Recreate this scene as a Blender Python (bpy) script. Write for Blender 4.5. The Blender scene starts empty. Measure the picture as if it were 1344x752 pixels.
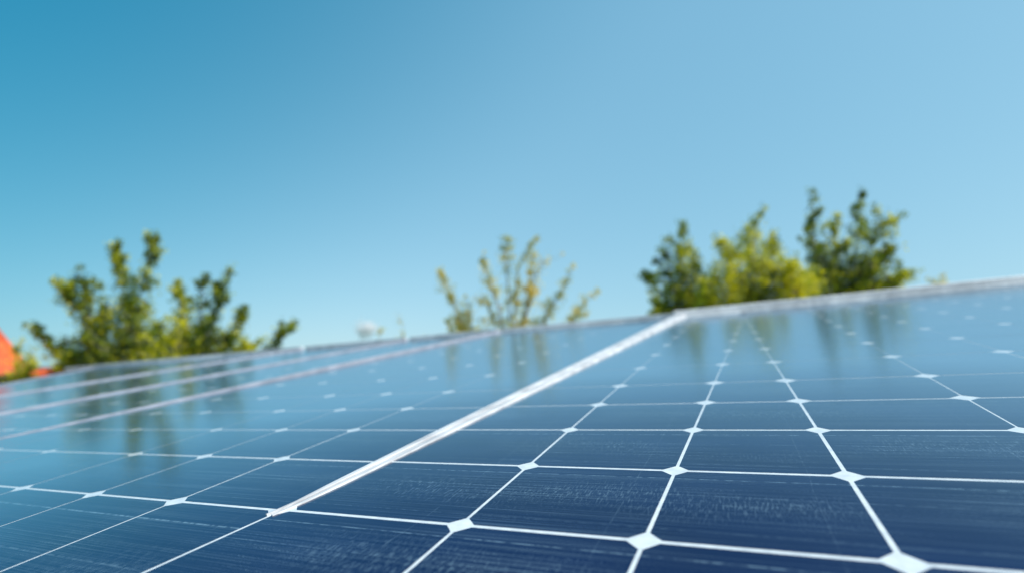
import bpy, math, random
from mathutils import Vector, Matrix
R = math.radians
random.seed(7)
scene = bpy.context.scene
COL = scene.collection

# ------------------------------------------------------------------ camera
F_PX, CX, CY = 680.0, 672.0, 376.0
PITCH = math.atan((505 - 376) / 680.0)
CAM_Z = 4.6
cam_pos = Vector((0, 0, CAM_Z))
FWD = Vector((0, math.cos(PITCH), math.sin(PITCH)))
RGT = Vector((1, 0, 0))
DWN = Vector((0, math.sin(PITCH), -math.cos(PITCH)))
cd = bpy.data.cameras.new('camera')
cam = bpy.data.objects.new('camera', cd)
COL.objects.link(cam)
cam.location = cam_pos
cam.rotation_euler = (math.pi / 2 + PITCH, 0, 0)
cd.sensor_width = 36.0
cd.lens = 36.0 * F_PX / 1344.0
cd.clip_start = 0.01
cd.clip_end = 9000
cd.dof.use_dof = True
cd.dof.focus_distance = 0.53
cd.dof.aperture_fstop = 2.5
cd.dof.aperture_blades = 0
scene.camera = cam

# ------------------------------------------------------------------ sky and sun
SUN_EL, SUN_AZ = 46.0, 122.0          # azimuth measured from +Y (view direction) towards +X (right)
w = bpy.data.worlds.new('World')
scene.world = w
w.use_nodes = True
nt = w.node_tree
nt.nodes.clear()
out = nt.nodes.new('ShaderNodeOutputWorld')
bg = nt.nodes.new('ShaderNodeBackground')
sky = nt.nodes.new('ShaderNodeTexSky')
sky.sky_type = 'NISHITA'
sky.sun_disc = False
sky.sun_elevation = R(SUN_EL)
sky.sun_rotation = R(SUN_AZ)
sky.altitude = 100
sky.air_density = 1.0
sky.dust_density = 1.2
sky.ozone_density = 1.0
EXPO = 0.5
SKY_S = 0.12
# white balance of the sky: a power and a gain per channel of the physical sky, and a deeper blue towards the upper left
def wm(op, a, b=None):
    n = nt.nodes.new('ShaderNodeMath'); n.operation = op
    for i, x in enumerate((a, b)):
        if x is None: continue
        if isinstance(x, (int, float)): n.inputs[i].default_value = x
        else: nt.links.new(x, n.inputs[i])
    return n.outputs[0]
wtc = nt.nodes.new('ShaderNodeTexCoord')
wdot = nt.nodes.new('ShaderNodeVectorMath'); wdot.operation = 'DOT_PRODUCT'
nt.links.new(wtc.outputs['Generated'], wdot.inputs[0])
wdot.inputs[1].default_value = Vector((-0.72, 0.05, 0.70)).normalized()
wr = nt.nodes.new('ShaderNodeMapRange')
wr.interpolation_type = 'SMOOTHSTEP'
wr.inputs['From Min'].default_value = 0.24
wr.inputs['From Max'].default_value = 1.0
nt.links.new(wdot.outputs['Value'], wr.inputs['Value'])
wsep = nt.nodes.new('ShaderNodeSeparateColor'); nt.links.new(sky.outputs[0], wsep.inputs[0])
wcomb = nt.nodes.new('ShaderNodeCombineColor')
for i, (pw, gn, dp) in enumerate(((0.62, 0.76, 0.96), (0.40, 0.92, 0.47), (0.33, 0.995, 0.35))):
    x = wm('POWER', wm('MULTIPLY', wsep.outputs[i], SKY_S), pw)
    x = wm('MULTIPLY', x, gn / SKY_S / (2 ** EXPO))
    k = wm('SUBTRACT', 1.0, wm('MULTIPLY', wr.outputs[0], dp))
    nt.links.new(wm('MULTIPLY', x, k), wcomb.inputs[i])
nt.links.new(wcomb.outputs[0], bg.inputs['Color'])
bg.inputs['Strength'].default_value = SKY_S
nt.links.new(bg.outputs[0], out.inputs[0])

sd = bpy.data.lights.new('sun', 'SUN')
sun = bpy.data.objects.new('sun', sd)
COL.objects.link(sun)
sd.energy = 3.6
sd.angle = R(0.5)
sd.color = (1.0, 0.95, 0.87)
sv = Vector((math.sin(R(SUN_AZ)) * math.cos(R(SUN_EL)), math.cos(R(SUN_AZ)) * math.cos(R(SUN_EL)), math.sin(R(SUN_EL))))
sun.rotation_euler = sv.to_track_quat('Z', 'Y').to_euler()

vs = scene.view_settings
vs.view_transform = 'Standard'
vs.look = 'None'
vs.exposure = EXPO
vs.gamma = 1.0
vs.use_curve_mapping = False
scene.cycles.volume_bounces = 8
scene.cycles.max_bounces = 12

# ------------------------------------------------------------------ helpers
def tag(o, label=None, cat=None, group=None, kind=None):
    if label: o['label'] = label
    if cat: o['category'] = cat
    if group: o['group'] = group
    if kind: o['kind'] = kind
    return o

def empty(name, loc=(0, 0, 0), mat=None):
    o = bpy.data.objects.new(name, None)
    COL.objects.link(o)
    o.empty_display_size = 0.1
    if mat is not None:
        o.matrix_world = mat
    else:
        o.location = loc
    return o

class MB:
    def __init__(s):
        s.v, s.f, s.uv, s.col = [], [], [], []
    def poly(s, pts, uv=None, col=None):
        i = len(s.v)
        s.v += [tuple(p) for p in pts]
        s.f.append(tuple(range(i, i + len(pts))))
        s.uv.append(uv or [(0, 0)] * len(pts))
        s.col.append(col or (1, 1, 1, 1))
    def mesh(s, vs_, fs, col=None):
        i = len(s.v)
        s.v += [tuple(p) for p in vs_]
        for f in fs:
            s.f.append(tuple(i + k for k in f))
            s.uv.append([(0, 0)] * len(f))
            s.col.append(col or (1, 1, 1, 1))
    def box(s, x0, x1, y0, y1, z0, z1):
        vs_ = [(x, y, z) for z in (z0, z1) for y in (y0, y1) for x in (x0, x1)]
        s.mesh(vs_, [(0, 2, 3, 1), (4, 5, 7, 6), (0, 1, 5, 4), (2, 6, 7, 3), (0, 4, 6, 2), (1, 3, 7, 5)])
    def tube(s, pts, radii, n=8):
        pts = [Vector(p) for p in pts]
        rings = []
        for i, p in enumerate(pts):
            a = pts[max(i - 1, 0)]; b = pts[min(i + 1, len(pts) - 1)]
            t = (b - a).normalized()
            x = t.orthogonal().normalized() if not rings else (px_ - t * px_.dot(t)).normalized()
            px_ = x
            y = t.cross(x)
            rings.append([p + (x * math.cos(k * 2 * math.pi / n) + y * math.sin(k * 2 * math.pi / n)) * radii[i] for k in range(n)])
        vs_ = [q for r in rings for q in r]
        fs = []
        for i in range(len(rings) - 1):
            for k in range(n):
                fs.append((i * n + k, i * n + (k + 1) % n, (i + 1) * n + (k + 1) % n, (i + 1) * n + k))
        fs.append(tuple(range(n))[::-1])
        fs.append(tuple((len(rings) - 1) * n + k for k in range(n)))
        s.mesh(vs_, fs)
    def build(s, name, mat, parent=None, smooth=False, bevel=0):
        m = bpy.data.meshes.new(name)
        m.from_pydata(s.v, [], s.f)
        uvl = m.uv_layers.new(name='UVMap')
        k = 0
        for u in s.uv:
            for c in u:
                uvl.data[k].uv = c
                k += 1
        ca = m.color_attributes.new('leafcol', 'FLOAT_COLOR', 'CORNER')
        k = 0
        for f, c in zip(s.f, s.col):
            for _ in f:
                ca.data[k].color = c
                k += 1
        m.materials.append(mat)
        if smooth:
            m.polygons.foreach_set('use_smooth', [True] * len(m.polygons))
        m.update()
        o = bpy.data.objects.new(name, m)
        COL.objects.link(o)
        if parent: o.parent = parent
        if bevel:
            b = o.modifiers.new('bevel', 'BEVEL')
            b.width = bevel
            b.segments = 2
            b.limit_method = 'ANGLE'
        return o

def newmat(name):
    m = bpy.data.materials.new(name)
    m.use_nodes = True
    t = m.node_tree
    return m, t, t.nodes['Principled BSDF']

def nd(t, typ, **kw):
    n = t.nodes.new(typ)
    for k, v in kw.items():
        if k.startswith('i_'):
            n.inputs[k[2:].replace('_', ' ')].default_value = v
        else:
            setattr(n, k, v)
    return n

def mth(t, op, a, b=None, c=None, clamp=False):
    n = t.nodes.new('ShaderNodeMath')
    n.operation = op
    n.use_clamp = clamp
    for i, x in enumerate((a, b, c)):
        if x is None: continue
        if isinstance(x, (int, float)): n.inputs[i].default_value = x
        else: t.links.new(x, n.inputs[i])
    return n.outputs[0]

def ramp(t, fac, stops):
    n = t.nodes.new('ShaderNodeValToRGB')
    cr = n.color_ramp
    while len(cr.elements) < len(stops): cr.elements.new(0.5)
    for e, (p, c) in zip(cr.elements, stops):
        e.position = p
        e.color = c if len(c) == 4 else (*c, 1)
    t.links.new(fac, n.inputs[0])
    return n.outputs[0]

def noise(t, vec, scale, detail=3, rough=0.5, sx=None):
    if sx:
        mp = t.nodes.new('ShaderNodeMapping')
        mp.inputs['Scale'].default_value = sx
        t.links.new(vec, mp.inputs['Vector'])
        vec = mp.outputs[0]
    n = t.nodes.new('ShaderNodeTexNoise')
    n.inputs['Scale'].default_value = scale
    n.inputs['Detail'].default_value = detail
    n.inputs['Roughness'].default_value = rough
    t.links.new(vec, n.inputs['Vector'])
    return n.outputs['Fac']

# ------------------------------------------------------------------ materials
def glazed(t, p, rough, amount=1.0):
    """solar glass over the layer p: reflection that grows steeply towards grazing, faintly blue from its coating"""
    p.inputs['Specular IOR Level'].default_value = 0.0
    p.inputs['Roughness'].default_value = 0.6
    lw = t.nodes.new('ShaderNodeLayerWeight')
    lw.inputs['Blend'].default_value = 0.5
    fac = mth(t, 'MINIMUM', mth(t, 'ADD', mth(t, 'MULTIPLY', mth(t, 'POWER', lw.outputs['Facing'], 7.0), 2.25 * amount), 0.012), 0.74 * amount)
    gl = t.nodes.new('ShaderNodeBsdfGlossy')
    gl.inputs['Color'].default_value = (0.86, 0.95, 1.0, 1)
    if isinstance(rough, float): gl.inputs['Roughness'].default_value = rough
    else: t.links.new(rough, gl.inputs['Roughness'])
    ms = t.nodes.new('ShaderNodeMixShader')
    t.links.new(fac, ms.inputs[0])
    t.links.new(p.outputs[0], ms.inputs[1])
    t.links.new(gl.outputs[0], ms.inputs[2])
    t.links.new(ms.outputs[0], t.nodes['Material Output'].inputs[0])
    return gl

def mat_cell():
    m, t, p = newmat('silicon_cell_under_glass')
    tc = t.nodes.new('ShaderNodeTexCoord')
    ob, uv = tc.outputs['Object'], tc.outputs['UV']
    sep = t.nodes.new('ShaderNodeSeparateXYZ')
    t.links.new(uv, sep.inputs[0])
    U, V = sep.outputs[0], sep.outputs[1]
    # fine printed silver fingers running along the row direction, worn and uneven
    streak = noise(t, ob, 1.0, 3, 0.6, (7, 520, 1))
    streak2 = noise(t, ob, 1.0, 2, 0.5, (2.2, 150, 1))
    dots = noise(t, ob, 1.0, 2, 0.6, (480, 950, 1))
    patch = noise(t, ob, 7.0, 2, 0.5)
    band = mth(t, 'MULTIPLY', mth(t, 'SUBTRACT', 1.0, mth(t, 'ABSOLUTE', mth(t, 'MULTIPLY', mth(t, 'SUBTRACT', V, 0.55), 2.6)), clamp=True), 1.0, clamp=True)
    f1 = ramp(t, streak, [(0.52, (0, 0, 0)), (0.74, (1, 1, 1))])
    f2 = ramp(t, streak2, [(0.56, (0, 0, 0)), (0.72, (1, 1, 1))])
    d = ramp(t, dots, [(0.48, (0, 0, 0)), (0.68, (1, 1, 1))])
    pm = ramp(t, patch, [(0.40, (0.2, 0.2, 0.2)), (0.58, (1, 1, 1))])
    s = mth(t, 'MULTIPLY', mth(t, 'MULTIPLY', f1, d), pm)
    s = mth(t, 'MULTIPLY', s, mth(t, 'ADD', mth(t, 'MULTIPLY', band, 0.8), 0.2))
    s = mth(t, 'ADD', mth(t, 'MULTIPLY', s, 0.7), mth(t, 'MULTIPLY', f2, 0.03))
    fin = ramp(t, noise(t, ob, 1.0, 1, 0.5, (2.5, 900, 1)), [(0.55, (0, 0, 0)), (0.68, (1, 1, 1))])
    s = mth(t, 'ADD', s, mth(t, 'MULTIPLY', mth(t, 'MULTIPLY', fin, mth(t, 'ADD', mth(t, 'MULTIPLY', pm, 0.6), 0.4)), 0.12))
    # short hatch across the fingers
    hatch = noise(t, ob, 1.0, 2, 0.6, (560, 95, 1))
    h = ramp(t, hatch, [(0.52, (0, 0, 0)), (0.66, (1, 1, 1))])
    pt2 = noise(t, ob, 5.0, 1, 0.5, (1, 1.7, 1))
    h = mth(t, 'MULTIPLY', mth(t, 'MULTIPLY', h, ramp(t, pt2, [(0.45, (0, 0, 0)), (0.6, (1, 1, 1))])), band)
    s = mth(t, 'ADD', s, mth(t, 'MULTIPLY', h, 0.18))
    # thin ribbon wires parallel to the row line, dotted
    def line(x, pos, wd):
        return mth(t, 'SUBTRACT', 1.0, mth(t, 'DIVIDE', mth(t, 'ABSOLUTE', mth(t, 'SUBTRACT', x, pos)), wd), clamp=True)
    ln = mth(t, 'ADD', mth(t, 'MULTIPLY', line(V, 0.865, 0.007), 0.8), mth(t, 'MULTIPLY', line(V, 0.13, 0.006), 0.3))
    ln = mth(t, 'ADD', ln, mth(t, 'MULTIPLY', line(V, 0.60, 0.006), 0.35))
    ln = mth(t, 'ADD', ln, mth(t, 'MULTIPLY', line(U, 0.80, 0.004), 0.22))
    brk = ramp(t, noise(t, ob, 1.0, 2, 0.6, (130, 130, 1)), [(0.4, (0.1, 0.1, 0.1)), (0.6, (1, 1, 1))])
    s = mth(t, 'ADD', s, mth(t, 'MULTIPLY', mth(t, 'MULTIPLY', ln, brk), 0.5), clamp=True)
    mott = noise(t, ob, 3.0, 3, 0.55, (1, 2.5, 1))
    base = ramp(t, mott, [(0.3, (0.0022, 0.0100, 0.043)), (0.7, (0.0045, 0.0180, 0.072))])
    mx = nd(t, 'ShaderNodeMix', data_type='RGBA')
    t.links.new(s, mx.inputs['Factor'])
    t.links.new(base, mx.inputs['A'])
    mx.inputs['B'].default_value = (0.36, 0.55, 0.68, 1)
    t.links.new(mx.outputs['Result'], p.inputs['Base Color'])
    p.inputs['IOR'].default_value = 1.5
    p.inputs['Roughness'].default_value = 0.10
    rg = noise(t, ob, 1.0, 3, 0.6, (3, 60, 1))
    gl = glazed(t, p, mth(t, 'ADD', mth(t, 'MULTIPLY', rg, 0.10), 0.085))
    bp = t.nodes.new('ShaderNodeBump')
    bp.inputs['Strength'].default_value = 0.15
    bp.inputs['Distance'].default_value = 0.0004
    bh = mth(t, 'ADD', streak, mth(t, 'MULTIPLY', noise(t, ob, 1.0, 2, 0.5, (60, 240, 1)), 0.8))
    t.links.new(bh, bp.inputs['Height'])
    t.links.new(bp.outputs[0], gl.inputs['Normal'])
    return m

def mat_back():
    m, t, p = newmat('white_backsheet_under_glass')
    tc = t.nodes.new('ShaderNodeTexCoord')
    n = noise(t, tc.outputs['Object'], 90, 3)
    c = ramp(t, n, [(0.3, (0.52, 0.57, 0.62)), (0.7, (0.70, 0.74, 0.77))])
    t.links.new(c, p.inputs['Base Color'])
    p.inputs['Roughness'].default_value = 0.10
    glazed(t, p, 0.10, 0.72)
    return m

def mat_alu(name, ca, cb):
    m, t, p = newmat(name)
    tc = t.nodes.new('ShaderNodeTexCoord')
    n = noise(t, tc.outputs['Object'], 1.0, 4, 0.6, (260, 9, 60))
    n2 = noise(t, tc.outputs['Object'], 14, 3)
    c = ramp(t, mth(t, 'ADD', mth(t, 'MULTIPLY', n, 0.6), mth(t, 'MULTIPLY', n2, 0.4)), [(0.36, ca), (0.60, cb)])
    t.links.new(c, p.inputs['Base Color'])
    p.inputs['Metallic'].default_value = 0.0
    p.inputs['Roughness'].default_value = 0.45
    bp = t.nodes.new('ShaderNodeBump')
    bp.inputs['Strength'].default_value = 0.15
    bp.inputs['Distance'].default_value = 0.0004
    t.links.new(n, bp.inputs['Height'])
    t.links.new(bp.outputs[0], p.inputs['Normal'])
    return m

def mat_simple(name, c1, c2, scale=6, rough=0.8, stretch=None, bump=0.0):
    m, t, p = newmat(name)
    tc = t.nodes.new('ShaderNodeTexCoord')
    n = noise(t, tc.outputs['Object'], scale, 5, 0.6, stretch)
    t.links.new(ramp(t, n, [(0.3, c1), (0.7, c2)]), p.inputs['Base Color'])
    p.inputs['Roughness'].default_value = rough
    if bump:
        bp = t.nodes.new('ShaderNodeBump')
        bp.inputs['Distance'].default_value = bump
        t.links.new(n, bp.inputs['Height'])
        t.links.new(bp.outputs[0], p.inputs['Normal'])
    return m

def mat_leaf():
    m, t, p = newmat('leaf')
    at = t.nodes.new('ShaderNodeAttribute')
    at.attribute_name = 'leafcol'
    t.links.new(at.outputs['Color'], p.inputs['Base Color'])
    p.inputs['Roughness'].default_value = 0.5
    p.inputs['Specular IOR Level'].default_value = 0.25
    tr = t.nodes.new('ShaderNodeBsdfTranslucent')
    g = nd(t, 'ShaderNodeMix', data_type='RGBA', blend_type='MULTIPLY')
    g.inputs['Factor'].default_value = 1
    t.links.new(at.outputs['Color'], g.inputs['A'])
    g.inputs['B'].default_value = (1.0, 1.0, 0.5, 1)
    t.links.new(g.outputs['Result'], tr.inputs['Color'])
    ms = t.nodes.new('ShaderNodeMixShader')
    ms.inputs[0].default_value = 0.48
    t.links.new(p.outputs[0], ms.inputs[1])
    t.links.new(tr.outputs[0], ms.inputs[2])
    t.links.new(ms.outputs[0], t.nodes['Material Output'].inputs[0])
    return m

M_CELL, M_BACK, M_LEAF = mat_cell(), mat_back(), mat_leaf()
M_ALU = mat_alu('anodised_aluminium', (0.36, 0.36, 0.38), (0.70, 0.70, 0.72))
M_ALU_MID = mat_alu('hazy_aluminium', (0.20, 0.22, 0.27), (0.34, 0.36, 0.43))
M_ALU_OLD = mat_alu('dull_grey_aluminium', (0.22, 0.22, 0.25), (0.36, 0.36, 0.40))
M_BARK = mat_simple('bark', (0.24, 0.22, 0.21), (0.46, 0.43, 0.41), 9, 0.9, (1, 1, 0.25), 0.02)
M_TILE = mat_simple('terracotta_tile', (0.62, 0.07, 0.02), (0.95, 0.20, 0.05), 3, 0.7, None, 0.01)
M_TILE_OLD = mat_simple('weathered_roof_tile', (0.16, 0.08, 0.055), (0.30, 0.14, 0.09), 4, 0.85, None, 0.01)
M_STUCCO = mat_simple('pale_pink_stucco', (0.62, 0.48, 0.45), (0.72, 0.60, 0.57), 5, 0.9, None, 0.004)
M_WALL = mat_simple('cream_render', (0.55, 0.50, 0.42), (0.66, 0.61, 0.53), 3, 0.9, None, 0.004)
M_WOOD = mat_simple('dark_eave_wood', (0.035, 0.02, 0.015), (0.08, 0.05, 0.035), 12, 0.7)
M_GRASS = mat_simple('grass_ground', (0.035, 0.06, 0.018), (0.09, 0.11, 0.035), 0.6, 0.95, None, 0.05)
M_GLASSW = mat_simple('dark_window_glass', (0.02, 0.03, 0.035), (0.03, 0.04, 0.05), 3, 0.06)

def at(px, py, depth):
    return cam_pos + (FWD + RGT * ((px - CX) / F_PX) + DWN * ((py - CY) / F_PX)) * depth

# ------------------------------------------------------------------ ground
g = MB()
g.poly([(-3000, -3000, 0), (3000, -3000, 0), (3000, 3000, 0), (-3000, 3000, 0)])
tag(g.build('ground', M_GRASS), kind='structure')

# ------------------------------------------------------------------ the panel plane
H = 0.18                                # height of the lens over the glass
def to_world(v): return RGT * v[0] + DWN * v[1] + FWD * v[2]
Y0, SL, VX = 398.0, -0.106, 970.0
n_ = Vector((-SL, 1.0, -(Y0 - CY) / F_PX)).normalized()
d_ = Vector((VX - CX, Y0 + SL * (VX - CX) - CY, F_PX)).normalized()
e_ = n_.cross(d_)
if e_[0] < 0: e_ = -e_
N, D, E_ = -to_world(n_), to_world(d_), to_world(e_)
PLANE = Matrix.Translation(cam_pos - N * H) @ Matrix((E_, D, N)).transposed().to_4x4()

def uv_from_px(px, py, z=0.0):
    ray = to_world(Vector(((px - CX) / F_PX, (py - CY) / F_PX, 1.0)))
    k = (H - z * H) / (-ray.dot(N))
    P = ray * k
    return (P.dot(E_) / H, P.dot(D) / H)

ROWS = [-1.24, -0.40, 0.43, 1.27, 2.10, 2.935, 3.77, 4.62, 5.54, 6.75]
while ROWS[-1] < 30: ROWS.append(ROWS[-1] + 1.28)

def clipv(v): return v
def build_panel(label, left, right, cols, top, ri=0, zoff=0.0, gaps=None, rows=None, rowgap=0.0125, chamf=0.060):
    """left/right: functions v -> u of the panel's sides; cols: list of (a, b, halfgap) lines u=a+b*v;
    top: function u -> v of the far edge."""
    root = empty('solar_panel', mat=PLANE)
    tag(root, label, 'solar panel', 'solar panels laid side by side on the roof')
    rows = rows or ROWS
    v0 = rows[0]
    # backsheet: one white sheet
    bs = MB()
    ns = 24
    vt_l = top(left(18)); vt_r = top(right(18))
    sl = [v for v in (v0, 0.5, 1.3, 2.1, 3, 6, 9, 12) if v >= v0]
    P = [(right(v), v) for v in sl] + [(right(vt_r), vt_r), (left(vt_l), vt_l)] + [(left(v), v) for v in sl[::-1]]
    bs.poly([(u * H, v * H, zoff * H) for u, v in P])
    bs.build('backsheet', M_BACK, root)
    # cells
    cl = MB()
    lines = [(left, 0.005)] + [((lambda v, a=a, b=b: a + b * v), hg) for a, b, hg in cols] + [(right, 0.005)]
    lf = left
    zc = zoff * H + 0.00012
    for i in range(len(lines) - 1):
        (La, ga), (Lb, gb) = lines[i], lines[i + 1]
        for j in range(len(rows) - 1):
            fade = 1.0 if rows[j] < 2.9 else max(0.25, 1.0 - (rows[j] - 2.9) * 0.16)
            va, vb = rows[j] + rowgap * fade, rows[j + 1] - rowgap * fade
            if j < 9: pass
            um = (La((va + vb) / 2) + Lb((va + vb) / 2)) / 2
            vt = top(um) - 0.1
            if va > vt - 0.25: continue
            vbl = min(vb, top(La(vb)) - 0.12)
            vbr = min(vb, top(Lb(vb)) - 0.12)
            if min(vbl, vbr) - va < 0.25: continue
            ca = min(chamf * (1.0 if rows[j] < 4.5 else 1.5), (Lb(va) - La(va)) * 0.22)
            def pt(s, r):      # s,r in 0..1 in the cell
                v = va + ((vbl * (1 - s) + vbr * s) - va) * r
                xa = 0.010 if (La is left and v < 2.3) else 0.0
                xb = 0.010 if (Lb is right and v < 2.3) else 0.0
                ua, ub = La(v) + ga * fade + xa, Lb(v) - gb * fade - xb
                return (ua + (ub - ua) * s, v)
            W = Lb(va) - La(va)
            cs, cr = ca / W, ca / (vb - va)
            q = [(cs, 0), (1 - cs, 0), (1, cr), (1, 1 - cr), (1 - cs, 1), (cs, 1), (0, 1 - cr), (0, cr)]
            pts = [pt(s, r) for s, r in q]
            cl.poly([(u * H, v * H, zc) for u, v in pts], uv=q)
    cl.build('solar_cells', M_CELL, root)
    return root

def rail_mesh(mb, path, widths, heights, side=0.0, z0=0.0):
    """raised rail along path [(u,v)], widths/heights in units of H; side shifts it (−1 left … +1 right)."""
    n = len(path)
    vs_, fs = [], []
    for i, (u, v) in enumerate(path):
        a = Vector(path[max(i - 1, 0)]); b = Vector(path[min(i + 1, n - 1)])
        t = (b - a).normalized()
        nn = Vector((t.y, -t.x))
        w2, h = widths[i] / 2, heights[i]
        c = Vector((u, v)) + nn * side * w2
        L, Rr = c - nn * w2, c + nn * w2
        ch = min(w2 * 0.22, h * 0.5)
        L2, R2 = L + nn * ch, Rr - nn * ch
        zb = z0 - 0.02
        vs_ += [(L.x * H, L.y * H, zb * H), (L.x * H, L.y * H, (z0 + h - ch) * H), (L2.x * H, L2.y * H, (z0 + h) * H),
                (R2.x * H, R2.y * H, (z0 + h) * H), (Rr.x * H, Rr.y * H, (z0 + h - ch) * H), (Rr.x * H, Rr.y * H, zb * H)]
    for i in range(n - 1):
        for k in range(5):
            fs.append((i * 6 + k, i * 6 + k + 1, (i + 1) * 6 + k + 1, (i + 1) * 6 + k))
    fs.append(tuple(range(6)))
    fs.append(tuple((n - 1) * 6 + k for k in range(6))[::-1])
    mb.mesh(vs_, fs)

# side lines of the panels, in units of H
def S0(v): return -2.44 - 0.11 * (2.1 - v) if v < 2.1 else -2.42 + (v - 2.1) * 0.038 + (0.08 if False else 0)
def L1(v): return -8.75 + 0.035 * v
def L2(v): return -12.5 + 0.03 * v
def L3(v): return -18.6 + 0.09 * v
def L4(v): return -24.4 - 0.9 * max(0.0, v - 9.0)
def L5(v): return -46.0
def REND(v): return 14.0
# far edge: measured on top of the raised frame (height HT)
HT, HTL = 0.22, 0.13
A = uv_from_px(915, 405, HT); B = uv_from_px(1344, 362, HT)
kR = (B[1] - A[1]) / (B[0] - A[0])
def TOPR(u): return A[1] + kR * (u - A[0])
Cq = [uv_from_px(x, y, HTL) for x, y in ((0, 490), (200, 472), (375, 457), (640, 433), (860, 413), (905, 408))]
kL = (Cq[4][1] - Cq[1][1]) / (Cq[4][0] - Cq[1][0])
def TOPL(u): return Cq[4][1] + kL * (u - Cq[4][0])

colsR = [(-1.32, 0.006, 0.0085), (-0.535, 0.036, 0.009), (0.462, -0.030, 0.0105), (1.262, 0.022, 0.0065), (2.2, 0.02, 0.010)] + [(3.1 + 0.9 * i, 0.02, 0.010) for i in range(11)]
panR = build_panel('large blue solar panel on the right of the wide bright rail, filling the lower right', S0, REND, colsR, TOPR)
cols0 = [(-7.72, 0.0, 0.006), (-6.6, 0.0, 0.006), (-4.95, -0.10, 0.006), (-4.06, -0.070, 0.006), (-3.27, -0.035, 0.008)]
def lin(c, d): return c
cols0 = [(-7.75, 0.02, 0.005), (-6.62, 0.0, 0.005), (-5.03, -0.055, 0.006), (-4.12, -0.045, 0.006), (-3.30, -0.022, 0.007)]
pan0 = build_panel('blue solar panel left of the wide bright rail, its near cells dark navy', L1, S0, cols0, TOPL, zoff=-0.004, rows=ROWS[:3] + ROWS[4:])
cols1 = [(-11.4, 0.03, 0.006), (-10.45, 0.03, 0.006), (-9.6, 0.03, 0.006)]
pan1 = build_panel('second solar panel from the wide rail, mirroring the dark left trees', L2, L1, cols1, TOPL, zoff=-0.008)
cols2 = [(-17.2 + 1.0 * i, 0.04, 0.006) for i in range(5)]
pan2 = build_panel('narrow looking solar panel between the two thin grey rails at far left', L3, L2, cols2, TOPL, zoff=-0.012, rows=ROWS[:3] + ROWS[4:])
cols3 = [(-23.6 + 1.1 * i, 0.06, 0.006) for i in range(5)]
pan3 = build_panel('outermost solar panel at far left, nearest the orange tiled roof', L4, L3, cols3, TOPL, zoff=-0.016, rows=ROWS[:3] + ROWS[4:])
# frames: each panel's aluminium rails form one mesh
def interp(v, tab):
    for (a, x), (b, y) in zip(tab, tab[1:]):
        if v <= b: return x + (y - x) * max(0, (v - a)) / (b - a)
    return tab[-1][1]
W0 = [(2.0, 0.012), (2.5, 0.04), (3.5, 0.065), (6, 0.095), (12, 0.15), (22, 0.22)]
H0 = [(2.0, 0.008), (3.0, 0.013), (6, 0.027), (12, 0.05), (22, 0.12)]
vsamp = [2.02, 2.2, 2.5, 3, 3.5, 4.2, 5, 6, 7.5, 9, 12, 15, 18]
def side_rail(mb, fn, tops, wt, ht, side, samp=vsamp, z0=0.0):
    s = [v for v in samp if v < tops - 0.5] + [tops]
    rail_mesh(mb, [(fn(v), v) for v in s], [interp(v, wt) for v in s], [interp(v, ht) for v in s], side, z0)

fr = MB()
tR = TOPR(S0(22))
side_rail(fr, lambda v: S0(v) + 0.016, tR, W0, H0, 1.0)
us = [S0(tR) - 0.15 + i * (14.2 - S0(tR)) / 8 for i in range(9)]
rail_mesh(fr, [(u, TOPR(u)) for u in us], [0.16] * 9, [HT] * 9, -0.0)
rail_mesh(fr, [(14.0, v) for v in (-1.3, 10, TOPR(14))], [0.2] * 3, [0.1] * 3, 0)
fr.build('frame', M_ALU, panR)
fr = MB()
tL = TOPL(S0(20))
side_rail(fr, lambda v: S0(v) - 0.016, tL, W0, [(a, b * 0.86) for a, b in H0], -1.0)
WL = [(1, 0.010), (3.4, 0.014), (5, 0.04), (9, 0.065), (20, 0.10)]
HL = [(1, 0.004), (3.4, 0.006), (5, 0.024), (9, 0.06), (20, 0.08)]
fr.build('frame', M_ALU, pan0)
fr = MB()
samp2 = [1.2, 2.2, 3.2, 4.0, 4.6, 5.2, 6, 7.5, 9, 12, 15, 18]
side_rail(fr, lambda v: L1(v) + 0.006, TOPL(L1(18)), WL, HL, 1.0, samp2)
def top_rail(mb, ua, ub, h, wd=0.12):
    rail_mesh(mb, [(ua + (ub - ua) * i / 4, TOPL(ua + (ub - ua) * i / 4)) for i in range(5)], [wd] * 5, [h] * 5, 0)
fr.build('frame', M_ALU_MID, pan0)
fr = MB()
top_rail(fr, L1(18) + 0.1, S0(20) - 0.12, HTL)
fr.build('frame', M_ALU, pan0)
for pan, fl, frr, hh in ((pan1, L2, L1, 0.14), (pan2, L3, L2, 0.15), (pan3, L4, L3, 0.16)):
    fr = MB()
    w1 = [(0, 0.04), (20, 0.10)]
    h1 = [(0, 0.012), (4, 0.02), (20, 0.06)]
    sp = [0.5, 2, 4, 6, 9, 12, 15, 18]
    side_rail(fr, lambda v: fl(v) + 0.006, TOPL(fl(18)), w1, h1, 1.0, sp)
    if pan is pan1: side_rail(fr, lambda v: frr(v) - 0.006, TOPL(frr(18)), [(a, b * .6) for a, b in WL], [(a, b * .8) for a, b in HL], -1.0, samp2)
    else: side_rail(fr, lambda v: frr(v) - 0.006, TOPL(frr(18)), w1, [(a, b * 0.85) for a, b in h1], -1.0, sp)
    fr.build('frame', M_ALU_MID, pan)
    fr = MB()
    top_rail(fr, fl(18) + 0.12, frr(18) - 0.1, 0.13)
    fr.build('frame', M_ALU, pan)

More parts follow.
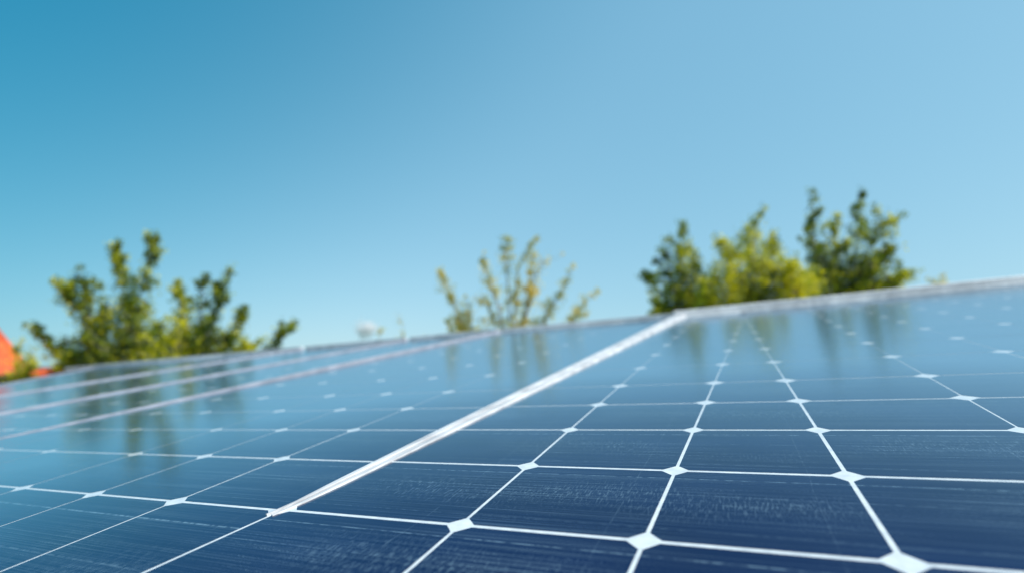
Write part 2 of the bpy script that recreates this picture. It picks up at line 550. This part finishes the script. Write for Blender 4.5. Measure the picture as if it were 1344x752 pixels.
# ------------------------------------------------------------------ own house below the panels (hidden from the lens, there from elsewhere)
house = empty('house', (0, 3, 0))
tag(house, 'cream rendered house carrying the solar panels on its low tiled roof', 'house')
house_inv = house.matrix_basis.inverted()
def panel_pt(u, v, z): return PLANE @ Vector((u * H, v * H, z * H))
rf = MB()
c4 = [(L4(0) - 1.2, -2.6), (16, -2.6), (16, TOPR(16) + 1.0), (-1.5, TOPR(-1.5) + 0.8), (L4(18) - 1.2, TOPL(L4(18)) + 1.0)]
topp = [panel_pt(u, v, -0.5) for u, v in c4]
bot = [p - Vector((0, 0, 0.16)) for p in topp]
off = Vector((0, 3, 0))
vs_ = [p - off for p in topp + bot]
nn_ = len(c4)
rf.mesh(vs_, [tuple(range(nn_)), tuple(range(nn_, 2 * nn_))[::-1]] + [(i, i + nn_, (i + 1) % nn_ + nn_, (i + 1) % nn_) for i in range(nn_)])
rf.build('roof', M_TILE_OLD, house)
wl = MB()
ctr = sum((p for p in topp), Vector()) / nn_
ins = [ctr + (p - ctr) * 0.92 for p in topp]
vs_ = [p - off - Vector((0, 0, 0.17)) for p in ins] + [Vector((p.x, p.y, 0)) - off for p in ins]
wl.mesh(vs_, [tuple(range(nn_)), tuple(range(nn_, 2 * nn_))[::-1]] + [(i, i + nn_, (i + 1) % nn_ + nn_, (i + 1) % nn_) for i in range(nn_)])
wl.build('wall', M_WALL, house)

# ------------------------------------------------------------------ trees
def mixc(a, b, k): return tuple(a[i] + (b[i] - a[i]) * k for i in range(3)) + (1,)
DENS = 5.0
DARK, MID, YEL = (0.034, 0.080, 0.045), (0.28, 0.36, 0.030), (0.86, 0.78, 0.04)
def tree(name, label, cat, depth, base_px, limbs, leaf=0.07, dens=1.0, tones=(DARK, MID, YEL), yb=0.5, trunk_r=0.09, group=None, sparse=0.0, seed=1, ground=True, spread=0.35, airy=1.0):
    """limbs: (list of px points from crotch to tip, foliage radius in px at the foot, at the tip, yellowness)"""
    rnd = random.Random(seed)
    base = at(base_px[0], base_px[1], depth)
    foot = Vector((base.x, base.y, 0))
    root = empty(name, foot)
    tag(root, label, cat, group)
    tk, cr = MB(), MB()
    px2m = depth / F_PX
    tk.tube([foot - foot, (base - foot) * 0.5 + Vector((0.05, 0.04, 0)), base - foot], [trunk_r * 1.5, trunk_r * 1.1, trunk_r], 10)
    for pts, r0, r1, yel in limbs:
        dz = rnd.uniform(-1, 1) * spread
        path = [base]
        for k, (x, y) in enumerate(pts):
            path.append(at(x, y, depth + dz * (k + 1) / len(pts) * (1 + 0.02 * depth)))
        fine = []
        for a, b in zip(path, path[1:]):
            for q in range(4):
                fine.append(a.lerp(b, q / 4) + Vector((rnd.gauss(0, 1), rnd.gauss(0, 1), rnd.gauss(0, 1))) * 0.012 * (depth / 12))
        fine.append(path[-1])
        nF = len(fine)
        tk.tube([p - foot for p in fine], [max(trunk_r * 0.36 * (1 - i / nF) ** 1.1, 0.005) for i in range(nF)], 5)
        total = sum((b - a).length for a, b in zip(fine, fine[1:]))
        ncl = int(total / (0.10 * depth / 12) * dens * DENS)
        wob = [rnd.uniform(0.75, 1.3) for _ in range(8)]
        shoots = []
        for q in range(int(total / (0.26 * depth / 12)) + 2):
            s = rnd.uniform(0.2, 1.0)
            i = min(int(s * (nF - 1)), nF - 2)
            d0 = (fine[i + 1] - fine[i]).normalized()
            dd = (d0 * rnd.uniform(0.5, 1.3) + Vector((rnd.gauss(0, 1), rnd.gauss(0, 1), rnd.gauss(0, 0.8))) * 0.75).normalized()
            ln_ = (r0 + (r1 - r0) * s) * px2m * rnd.uniform(1.2, 2.9) + 0.05
            shoots.append((fine[i], dd, ln_, s))
            tk.tube([fine[i] - foot, fine[i] + dd * ln_ - foot], [0.009, 0.003], 3)
        for c in range(ncl):
            s = rnd.random() ** 0.9
            if s < 0.12: continue
            i = min(int(s * (nF - 1)), nF - 2)
            p = fine[i].lerp(fine[i + 1], s * (nF - 1) - i)
            on_shoot = rnd.random() < 0.55
            if on_shoot:
                f0, dd, ln_, s = rnd.choice(shoots)
                p = f0 + dd * ln_ * rnd.random() ** 0.7
            rad = (r0 + (r1 - r0) * s) * px2m * 1.1 * airy * wob[min(int(s * 8), 7)]
            rad *= 1.0 if s < 0.8 else 1.0 - (s - 0.8) * 2.2
            if on_shoot: rad *= 0.33
            dirv = Vector((rnd.gauss(0, 1), rnd.gauss(0, 1), rnd.gauss(0, 1))).normalized()
            cc = p + dirv * rad * (rnd.random() ** 0.6) * (1.5 if rnd.random() < 0.14 else 1.0)
            twig_r = rad * rnd.uniform(0.12, 0.34) + leaf * 0.6
            if (cc - p).length > leaf * 1.3: tk.tube([p - foot, cc - foot], [0.007, 0.004], 3)
            tone = rnd.random()
            ylw = min(1, max(0, yel + rnd.gauss(0, 0.22)))
            for l in range(int(rnd.uniform(8, 15) * (1 - sparse))):
                q = cc + Vector((rnd.gauss(0, 1), rnd.gauss(0, 1), rnd.gauss(0, 1))) * twig_r * 0.85
                a = Vector((rnd.gauss(0, 1), rnd.gauss(0, 1), rnd.gauss(0, 1) + 0.4)).normalized()
                b = a.orthogonal().normalized()
                b.rotate(Matrix.Rotation(rnd.uniform(0, 6.28), 3, a))
                L = leaf * rnd.uniform(0.7, 1.3)
                wd = L * 0.33
                nrm = a.cross(b)
                kk = min(1, max(0, (tone - 0.5) * 0.75 + ylw * 0.98 + 0.13 + rnd.gauss(0, 0.08)))
                col = mixc(tones[0], tones[1], kk * 2) if kk < 0.5 else mixc(tones[1], tones[2], kk * 2 - 1)
                o_ = q - foot
                cr.poly([o_ - a * L * 0.5, o_ + b * wd - a * L * 0.05, o_ + a * L * 0.5 + nrm * L * 0.1, o_ - b * wd - a * L * 0.05], col=col)
    tk.build('trunk', M_BARK, root, smooth=True)
    cr.build('crown', M_LEAF, root)
    return root

G = 'trees standing behind the roof'
tree('tree', 'tall dark green tree with upright spires, left of the left pair', 'tree', 13, (160, 520), [
    ([(165, 470), (178, 410), (192, 355), (205, 308)], 22, 5, 0.35),
    ([(160, 470), (165, 410), (163, 365), (148, 322)], 20, 5, 0.30),
    ([(172, 460), (175, 420), (168, 390)], 24, 12, 0.45),
    ([(140, 470), (125, 430), (112, 395), (104, 352)], 14, 5, 0.25),
    ([(135, 475), (112, 425), (92, 395), (76, 368)], 13, 7, 0.40),
    ([(120, 480), (90, 470), (65, 450), (48, 425)], 9, 5, 0.35),
    ([(130, 480), (112, 450), (118, 430)], 14, 7, 0.1),
    ([(150, 480), (130, 440), (140, 405)], 16, 12, 0.45),
    ([(125, 490), (118, 470), (122, 445)], 14, 10, 0.0),
    ([(175, 490), (185, 450), (193, 405)], 18, 10, 0.55),
    ([(165, 500), (168, 470), (172, 455)], 18, 12, 0.85),
    ([(140, 500), (140, 470), (138, 450)], 22, 16, 0.15),
    ([(160, 500), (158, 460), (160, 430)], 26, 18, 0.15),
    ([(190, 500), (200, 470), (205, 450)], 18, 14, 0.5),
    ([(110, 500), (85, 480), (78, 465)], 9, 7, 0.5),
    ([(105, 500), (100, 478), (95, 462)], 8, 6, 0.3),
], dens=1.35, seed=3, leaf=0.075, group=G)
tree('tree', 'bushy yellow green tree right of the tall dark one in the left pair', 'tree', 12, (245, 520), [
    ([(240, 470), (242, 425), (238, 380)], 22, 9, 0.55),
    ([(255, 470), (262, 420), (270, 362)], 15, 5, 0.05),
    ([(262, 470), (280, 420), (290, 385), (304, 352)], 15, 5, 0.15),
    ([(270, 480), (300, 450), (312, 430), (322, 405)], 14, 4, 0.30),
    ([(280, 490), (310, 465), (332, 455)], 14, 6, 0.6),
    ([(235, 490), (235, 460), (232, 430)], 24, 18, 0.85),
    ([(225, 490), (212, 460), (205, 425)], 15, 9, 0.35),
    ([(255, 490), (262, 465), (258, 440)], 20, 14, 0.7),
    ([(215, 500), (205, 480), (200, 455)], 14, 10, 0.7),
    ([(245, 500), (250, 460), (248, 425)], 26, 18, 0.75),
    ([(270, 500), (285, 465), (285, 440)], 20, 14, 0.2),
    ([(230, 500), (225, 470), (222, 450)], 20, 16, 0.9),
    ([(300, 500), (318, 470), (328, 458)], 12, 8, 0.75),
], dens=1.4, seed=5, leaf=0.07, group=G)
tree('shrub', 'small leaning green sprig right of the left pair of trees', 'shrub', 9, (345, 500), [
    ([(352, 465), (362, 443), (384, 424)], 6, 5, 0.3),
], dens=1.6, seed=8, leaf=0.05, trunk_r=0.03)
tree('shrub', 'small yellow green bush beside the orange roof', 'shrub', 12, (33, 520), [
    ([(30, 490), (24, 472), (18, 455)], 9, 7, 0.55),
    ([(36, 495), (40, 480), (44, 468)], 8, 5, 0.7),
    ([(28, 495), (28, 485), (30, 475)], 10, 8, 0.6),
], dens=1.3, seed=9, leaf=0.05, trunk_r=0.04)
YT = ((0.30, 0.36, 0.16), (0.66, 0.62, 0.18), (0.92, 0.68, 0.05))
tree('tree', 'sparse many stemmed tree with bare grey branches and a golden tuft, in the middle', 'tree', 11, (668, 520), [
    ([(670, 440), (668, 385), (664, 345), (665, 312)], 5, 6, 0.35),
    ([(662, 440), (652, 395), (640, 365), (634, 338)], 7, 4, 0.5),
    ([(684, 435), (693, 395), (700, 360), (698, 318)], 3, 4, 0.55),
    ([(686, 435), (694, 400), (702, 365), (712, 342)], 3, 12, 1.0),
    ([(660, 450), (645, 410), (632, 388)], 7, 8, 0.55),
    ([(700, 445), (720, 410), (735, 385), (752, 345)], 9, 3, 0.15),
    ([(700, 450), (712, 425), (722, 405)], 9, 8, 0.4),
    ([(715, 470), (745, 430), (760, 405), (786, 380)], 7, 3, 0.55),
    ([(676, 440), (676, 400), (680, 350), (708, 308)], 2, 2, 0.4),
    ([(730, 475), (748, 435), (756, 410)], 8, 6, 0.4),
], dens=0.42, seed=11, leaf=0.055, tones=YT, sparse=0.2, trunk_r=0.11, airy=1.5, group=G)
tree('tree', 'small ragged olive tree just left of the sparse golden one', 'tree', 11, (620, 520), [
    ([(612, 450), (598, 410), (590, 380), (576, 356)], 7, 5, 0.45),
    ([(622, 450), (618, 425), (615, 398)], 15, 7, 0.55),
    ([(632, 455), (640, 435), (646, 420)], 9, 5, 0.85),
    ([(600, 470), (592, 445), (588, 422)], 6, 5, 0.5),
    ([(605, 450), (608, 430), (604, 405)], 10, 5, 0.5),
], dens=0.75, seed=12, leaf=0.05, tones=YT, airy=1.2, group=G, trunk_r=0.05, sparse=0.1)
tree('sapling', 'faint thin sapling near the small white cloud', 'sapling', 14, (520, 500), [
    ([(528, 450), (530, 425), (521, 410)], 3, 3, 0.6),
    ([(505, 470), (498, 440), (503, 430)], 3, 2, 0.6),
    ([(550, 460), (556, 440)], 3, 2, 0.6),
], dens=0.45, seed=13, leaf=0.04, tones=YT, sparse=0.5, trunk_r=0.015)
tree('tree', 'green conical tree at the left end of the right group', 'tree', 14, (893, 460), [
    ([(895, 400), (896, 350), (894, 293)], 24, 5, 0.4),
    ([(890, 410), (880, 375), (874, 325)], 18, 7, 0.25),
    ([(885, 415), (868, 385), (845, 362)], 14, 6, 0.5),
    ([(905, 410), (912, 370), (910, 325)], 16, 6, 0.25),
    ([(880, 420), (870, 405), (862, 400)], 14, 10, 0.6),
    ([(920, 420), (928, 395), (922, 365)], 16, 9, 0.5),
    ([(900, 420), (905, 400), (905, 380)], 20, 14, 0.15),
    ([(895, 430), (892, 390), (893, 345)], 26, 14, 0.3),
    ([(870, 430), (872, 410), (868, 395)], 16, 12, 0.4),
    ([(920, 430), (925, 405), (922, 392)], 18, 14, 0.75),
], dens=1.3, seed=21, leaf=0.075, group=G)
tree('tree', 'dense rounded yellow green tree in the middle of the right group', 'tree', 13, (985, 450), [
    ([(985, 400), (990, 340), (990, 288)], 32, 10, 0.55),
    ([(975, 400), (962, 350), (952, 318)], 26, 12, 0.5),
    ([(1000, 400), (1012, 355), (1014, 318)], 26, 11, 0.65),
    ([(965, 410), (945, 375), (938, 350)], 22, 12, 0.75),
    ([(1010, 400), (1035, 370), (1040, 352)], 22, 12, 0.65),
    ([(990, 410), (1000, 385), (1003, 340)], 28, 18, 0.2),
    ([(970, 410), (975, 385), (975, 355)], 30, 20, 0.3),
    ([(1030, 400), (1050, 382), (1058, 365)], 18, 12, 0.8),
    ([(950, 415), (932, 395), (925, 385)], 16, 12, 0.7),
    ([(985, 420), (982, 370), (985, 325)], 34, 20, 0.7),
    ([(1005, 420), (1015, 380), (1018, 345)], 26, 18, 0.75),
    ([(960, 420), (958, 385), (958, 350)], 26, 16, 0.65),
    ([(1040, 410), (1045, 385), (1040, 365)], 20, 14, 0.9),
], dens=1.5, seed=22, leaf=0.07, group=G, spread=0.6)
tree('tree', 'tall dark tree with two thin spires at the right end of the right group', 'tree', 15, (1110, 440), [
    ([(1095, 385), (1075, 340), (1066, 300), (1067, 248)], 20, 4, 0.15),
    ([(1100, 385), (1095, 340), (1098, 282)], 17, 7, 0.5),
    ([(1115, 385), (1122, 340), (1129, 295), (1131, 250)], 20, 4, 0.25),
    ([(1118, 385), (1135, 345), (1150, 305), (1166, 288)], 17, 9, 0.45),
    ([(1120, 385), (1150, 345), (1172, 322)], 9, 6, 0.3),
    ([(1125, 390), (1165, 365), (1200, 360)], 14, 7, 0.5),
    ([(1110, 390), (1115, 365), (1118, 340)], 26, 20, 0.05),
    ([(1095, 390), (1085, 360), (1078, 335)], 20, 16, 0.35),
    ([(1130, 390), (1140, 370), (1140, 345)], 22, 14, 0.1),
    ([(1075, 395), (1068, 375), (1070, 355)], 18, 12, 0.55),
    ([(1100, 400), (1098, 360), (1098, 325)], 26, 14, 0.3),
    ([(1135, 400), (1145, 370), (1150, 335)], 24, 14, 0.3),
    ([(1085, 400), (1075, 365), (1072, 330)], 20, 13, 0.35),
    ([(1150, 395), (1168, 375), (1180, 365)], 14, 9, 0.5),
], dens=1.25, seed=23, leaf=0.08, group=G, spread=0.6)
tree('shrub', 'tiny pale yellow shrub tip right of the right tree group', 'shrub', 14, (1232, 420), [
    ([(1232, 385), (1232, 372), (1240, 358)], 7, 4, 0.6),
    ([(1228, 390), (1226, 378), (1222, 366)], 6, 4, 0.6),
], dens=0.7, seed=24, leaf=0.045, tones=YT, sparse=0.3, trunk_r=0.02)

# ------------------------------------------------------------------ neighbour house with orange roof at far left
hd = 15.0
p_eave = at(37, 492, hd)                # right end of the eave
hz = p_eave.z
ang = R(43)
nb = empty('house', (p_eave.x - 4.3 * math.cos(ang) - 3.3 * math.sin(ang), p_eave.y - 4.3 * math.sin(ang) + 3.3 * math.cos(ang), 0))
nb.rotation_euler.z = ang
tag(nb, 'pale pink neighbouring house with bright orange tiled roof at the left edge', 'house')
wl = MB(); wl.box(-3.9, 3.9, -2.9, 2.9, 0, hz - 0.05); wl.build('wall', M_STUCCO, nb)
ew = MB(); ew.box(-4.15, 4.15, -3.15, 3.15, hz - 0.05, hz + 0.06); ew.build('eave', M_WOOD, nb, bevel=0.01)
rt = MB()
RX, RYY, RZ = 4.3, 3.3, hz + 1.5
def hip_face(a, b, c, d_pts, nx=26):
    pass
corners = [(-RX, -RYY), (RX, -RYY), (RX, RYY), (-RX, RYY)]
ra, rb = Vector((-3.3, 0, RZ)), Vector((3.3, 0, RZ))
zz = hz + 0.062
cv = [Vector((x, y, zz)) for x, y in corners]
def tiled(p00, p10, p01, p11, n, mcount):
    # corrugated tile courses over a quad, lower edge p00-p10, upper p01-p11
    nrm = (p10 - p00).cross(p01 - p00).normalized()
    vs2, fs2 = [], []
    for j in range(mcount + 1):
        for k in range(n * 4 + 1):
            s, r = k / (n * 4), j / mcount
            p = (p00.lerp(p10, s)).lerp(p01.lerp(p11, s), r)
            vs2.append(p + nrm * (0.03 + 0.045 * abs(math.sin(math.pi * k / 4)) + 0.02 * (j % 2)))
    wN = n * 4 + 1
    for j in range(mcount):
        for k in range(n * 4):
            fs2.append((j * wN + k, j * wN + k + 1, (j + 1) * wN + k + 1, (j + 1) * wN + k))
    rt.mesh(vs2, fs2)
tiled(cv[0], cv[1], ra, rb, 30, 22)
tiled(cv[2], cv[3], rb, ra, 30, 22)
tiled(cv[1], cv[2], rb, rb, 24, 22)
tiled(cv[3], cv[0], ra, ra, 24, 22)
roofo = rt.build('roof', M_TILE, nb, smooth=True)
rd = MB()
for c in (cv[0], cv[1]):
    top_ = ra if c.x < 0 else rb
    rd.tube([c + Vector((0, 0, 0.05)), top_ + Vector((0, 0, 0.06))], [0.09, 0.09], 8)
for c in (cv[2], cv[3]):
    top_ = rb if c.x > 0 else ra
    rd.tube([c + Vector((0, 0, 0.05)), top_ + Vector((0, 0, 0.06))], [0.09, 0.09], 8)
rd.tube([ra + Vector((0, 0, 0.06)), rb + Vector((0, 0, 0.06))], [0.10, 0.10], 8)
rd.build('ridge_cap', M_TILE, roofo, smooth=True)
for k, x in enumerate((-2.6, 0.0, 2.6)):
    wm = MB(); wm.box(x - 0.5, x + 0.5, -2.935, -2.90, hz - 1.9, hz - 0.7)
    wo = wm.build('window', M_WOOD, nb)
    pm = MB(); pm.box(x - 0.42, x + 0.42, -2.945, -2.936, hz - 1.82, hz - 0.78)
    pm.build('pane', M_GLASSW, wo)
# low shed beside it
p_s = at(40, 492, 12.5)
sh = empty('shed', (p_s.x, p_s.y, 0))
tag(sh, 'dark wooden outbuilding with small orange roof just right of the pink house', 'shed')
m = MB(); m.box(-1.9, 0.26, -0.3, 1.6, 0, p_s.z - 0.02); m.build('wall', M_WOOD, sh)
m = MB()
m.mesh([(-2.0, -0.4, p_s.z - 0.02), (0.32, -0.4, p_s.z - 0.02), (0.32, 1.7, p_s.z - 0.02), (-2.0, 1.7, p_s.z - 0.02), (-2.0, 0.65, p_s.z + 0.22), (0.32, 0.65, p_s.z + 0.22)],
       [(0, 1, 5, 4), (2, 3, 4, 5), (0, 4, 3), (1, 2, 5), (3, 2, 1, 0)])
m.build('roof', M_TILE, sh)

# ------------------------------------------------------------------ small cloud low over the horizon
import bmesh
cpos = at(480, 431, 1500)
bm = bmesh.new()
bmesh.ops.create_icosphere(bm, subdivisions=4, radius=1.0)
me = bpy.data.meshes.new('cloud')
bm.to_mesh(me); bm.free()
mc = bpy.data.materials.new('cloud_vapour'); mc.use_nodes = True
t = mc.node_tree; t.nodes.clear()
mo = t.nodes.new('ShaderNodeOutputMaterial'); pv = t.nodes.new('ShaderNodeVolumePrincipled')
pv.inputs['Color'].default_value = (0.98, 0.98, 0.99, 1)
pv.inputs['Anisotropy'].default_value = 0.2
tc = t.nodes.new('ShaderNodeTexCoord')
vl = nd(t, 'ShaderNodeVectorMath', operation='LENGTH'); t.links.new(tc.outputs['Object'], vl.inputs[0])
nn2 = noise(t, tc.outputs['Object'], 2.3, 4, 0.6)
dd2 = mth(t, 'SUBTRACT', mth(t, 'ADD', mth(t, 'SUBTRACT', 1.0, vl.outputs['Value']), mth(t, 'MULTIPLY', nn2, 2.4)), 1.5)
t.links.new(mth(t, 'MULTIPLY', mth(t, 'MAXIMUM', dd2, 0.0), 0.30), pv.inputs['Density'])
t.links.new(pv.outputs[0], mo.inputs['Volume'])
me.materials.append(mc)
co = bpy.data.objects.new('cloud', me)
COL.objects.link(co)
co.location = cpos
co.scale = (46, 36, 36)
tag(co, 'small white puffy cloud low in the sky left of centre', 'cloud')
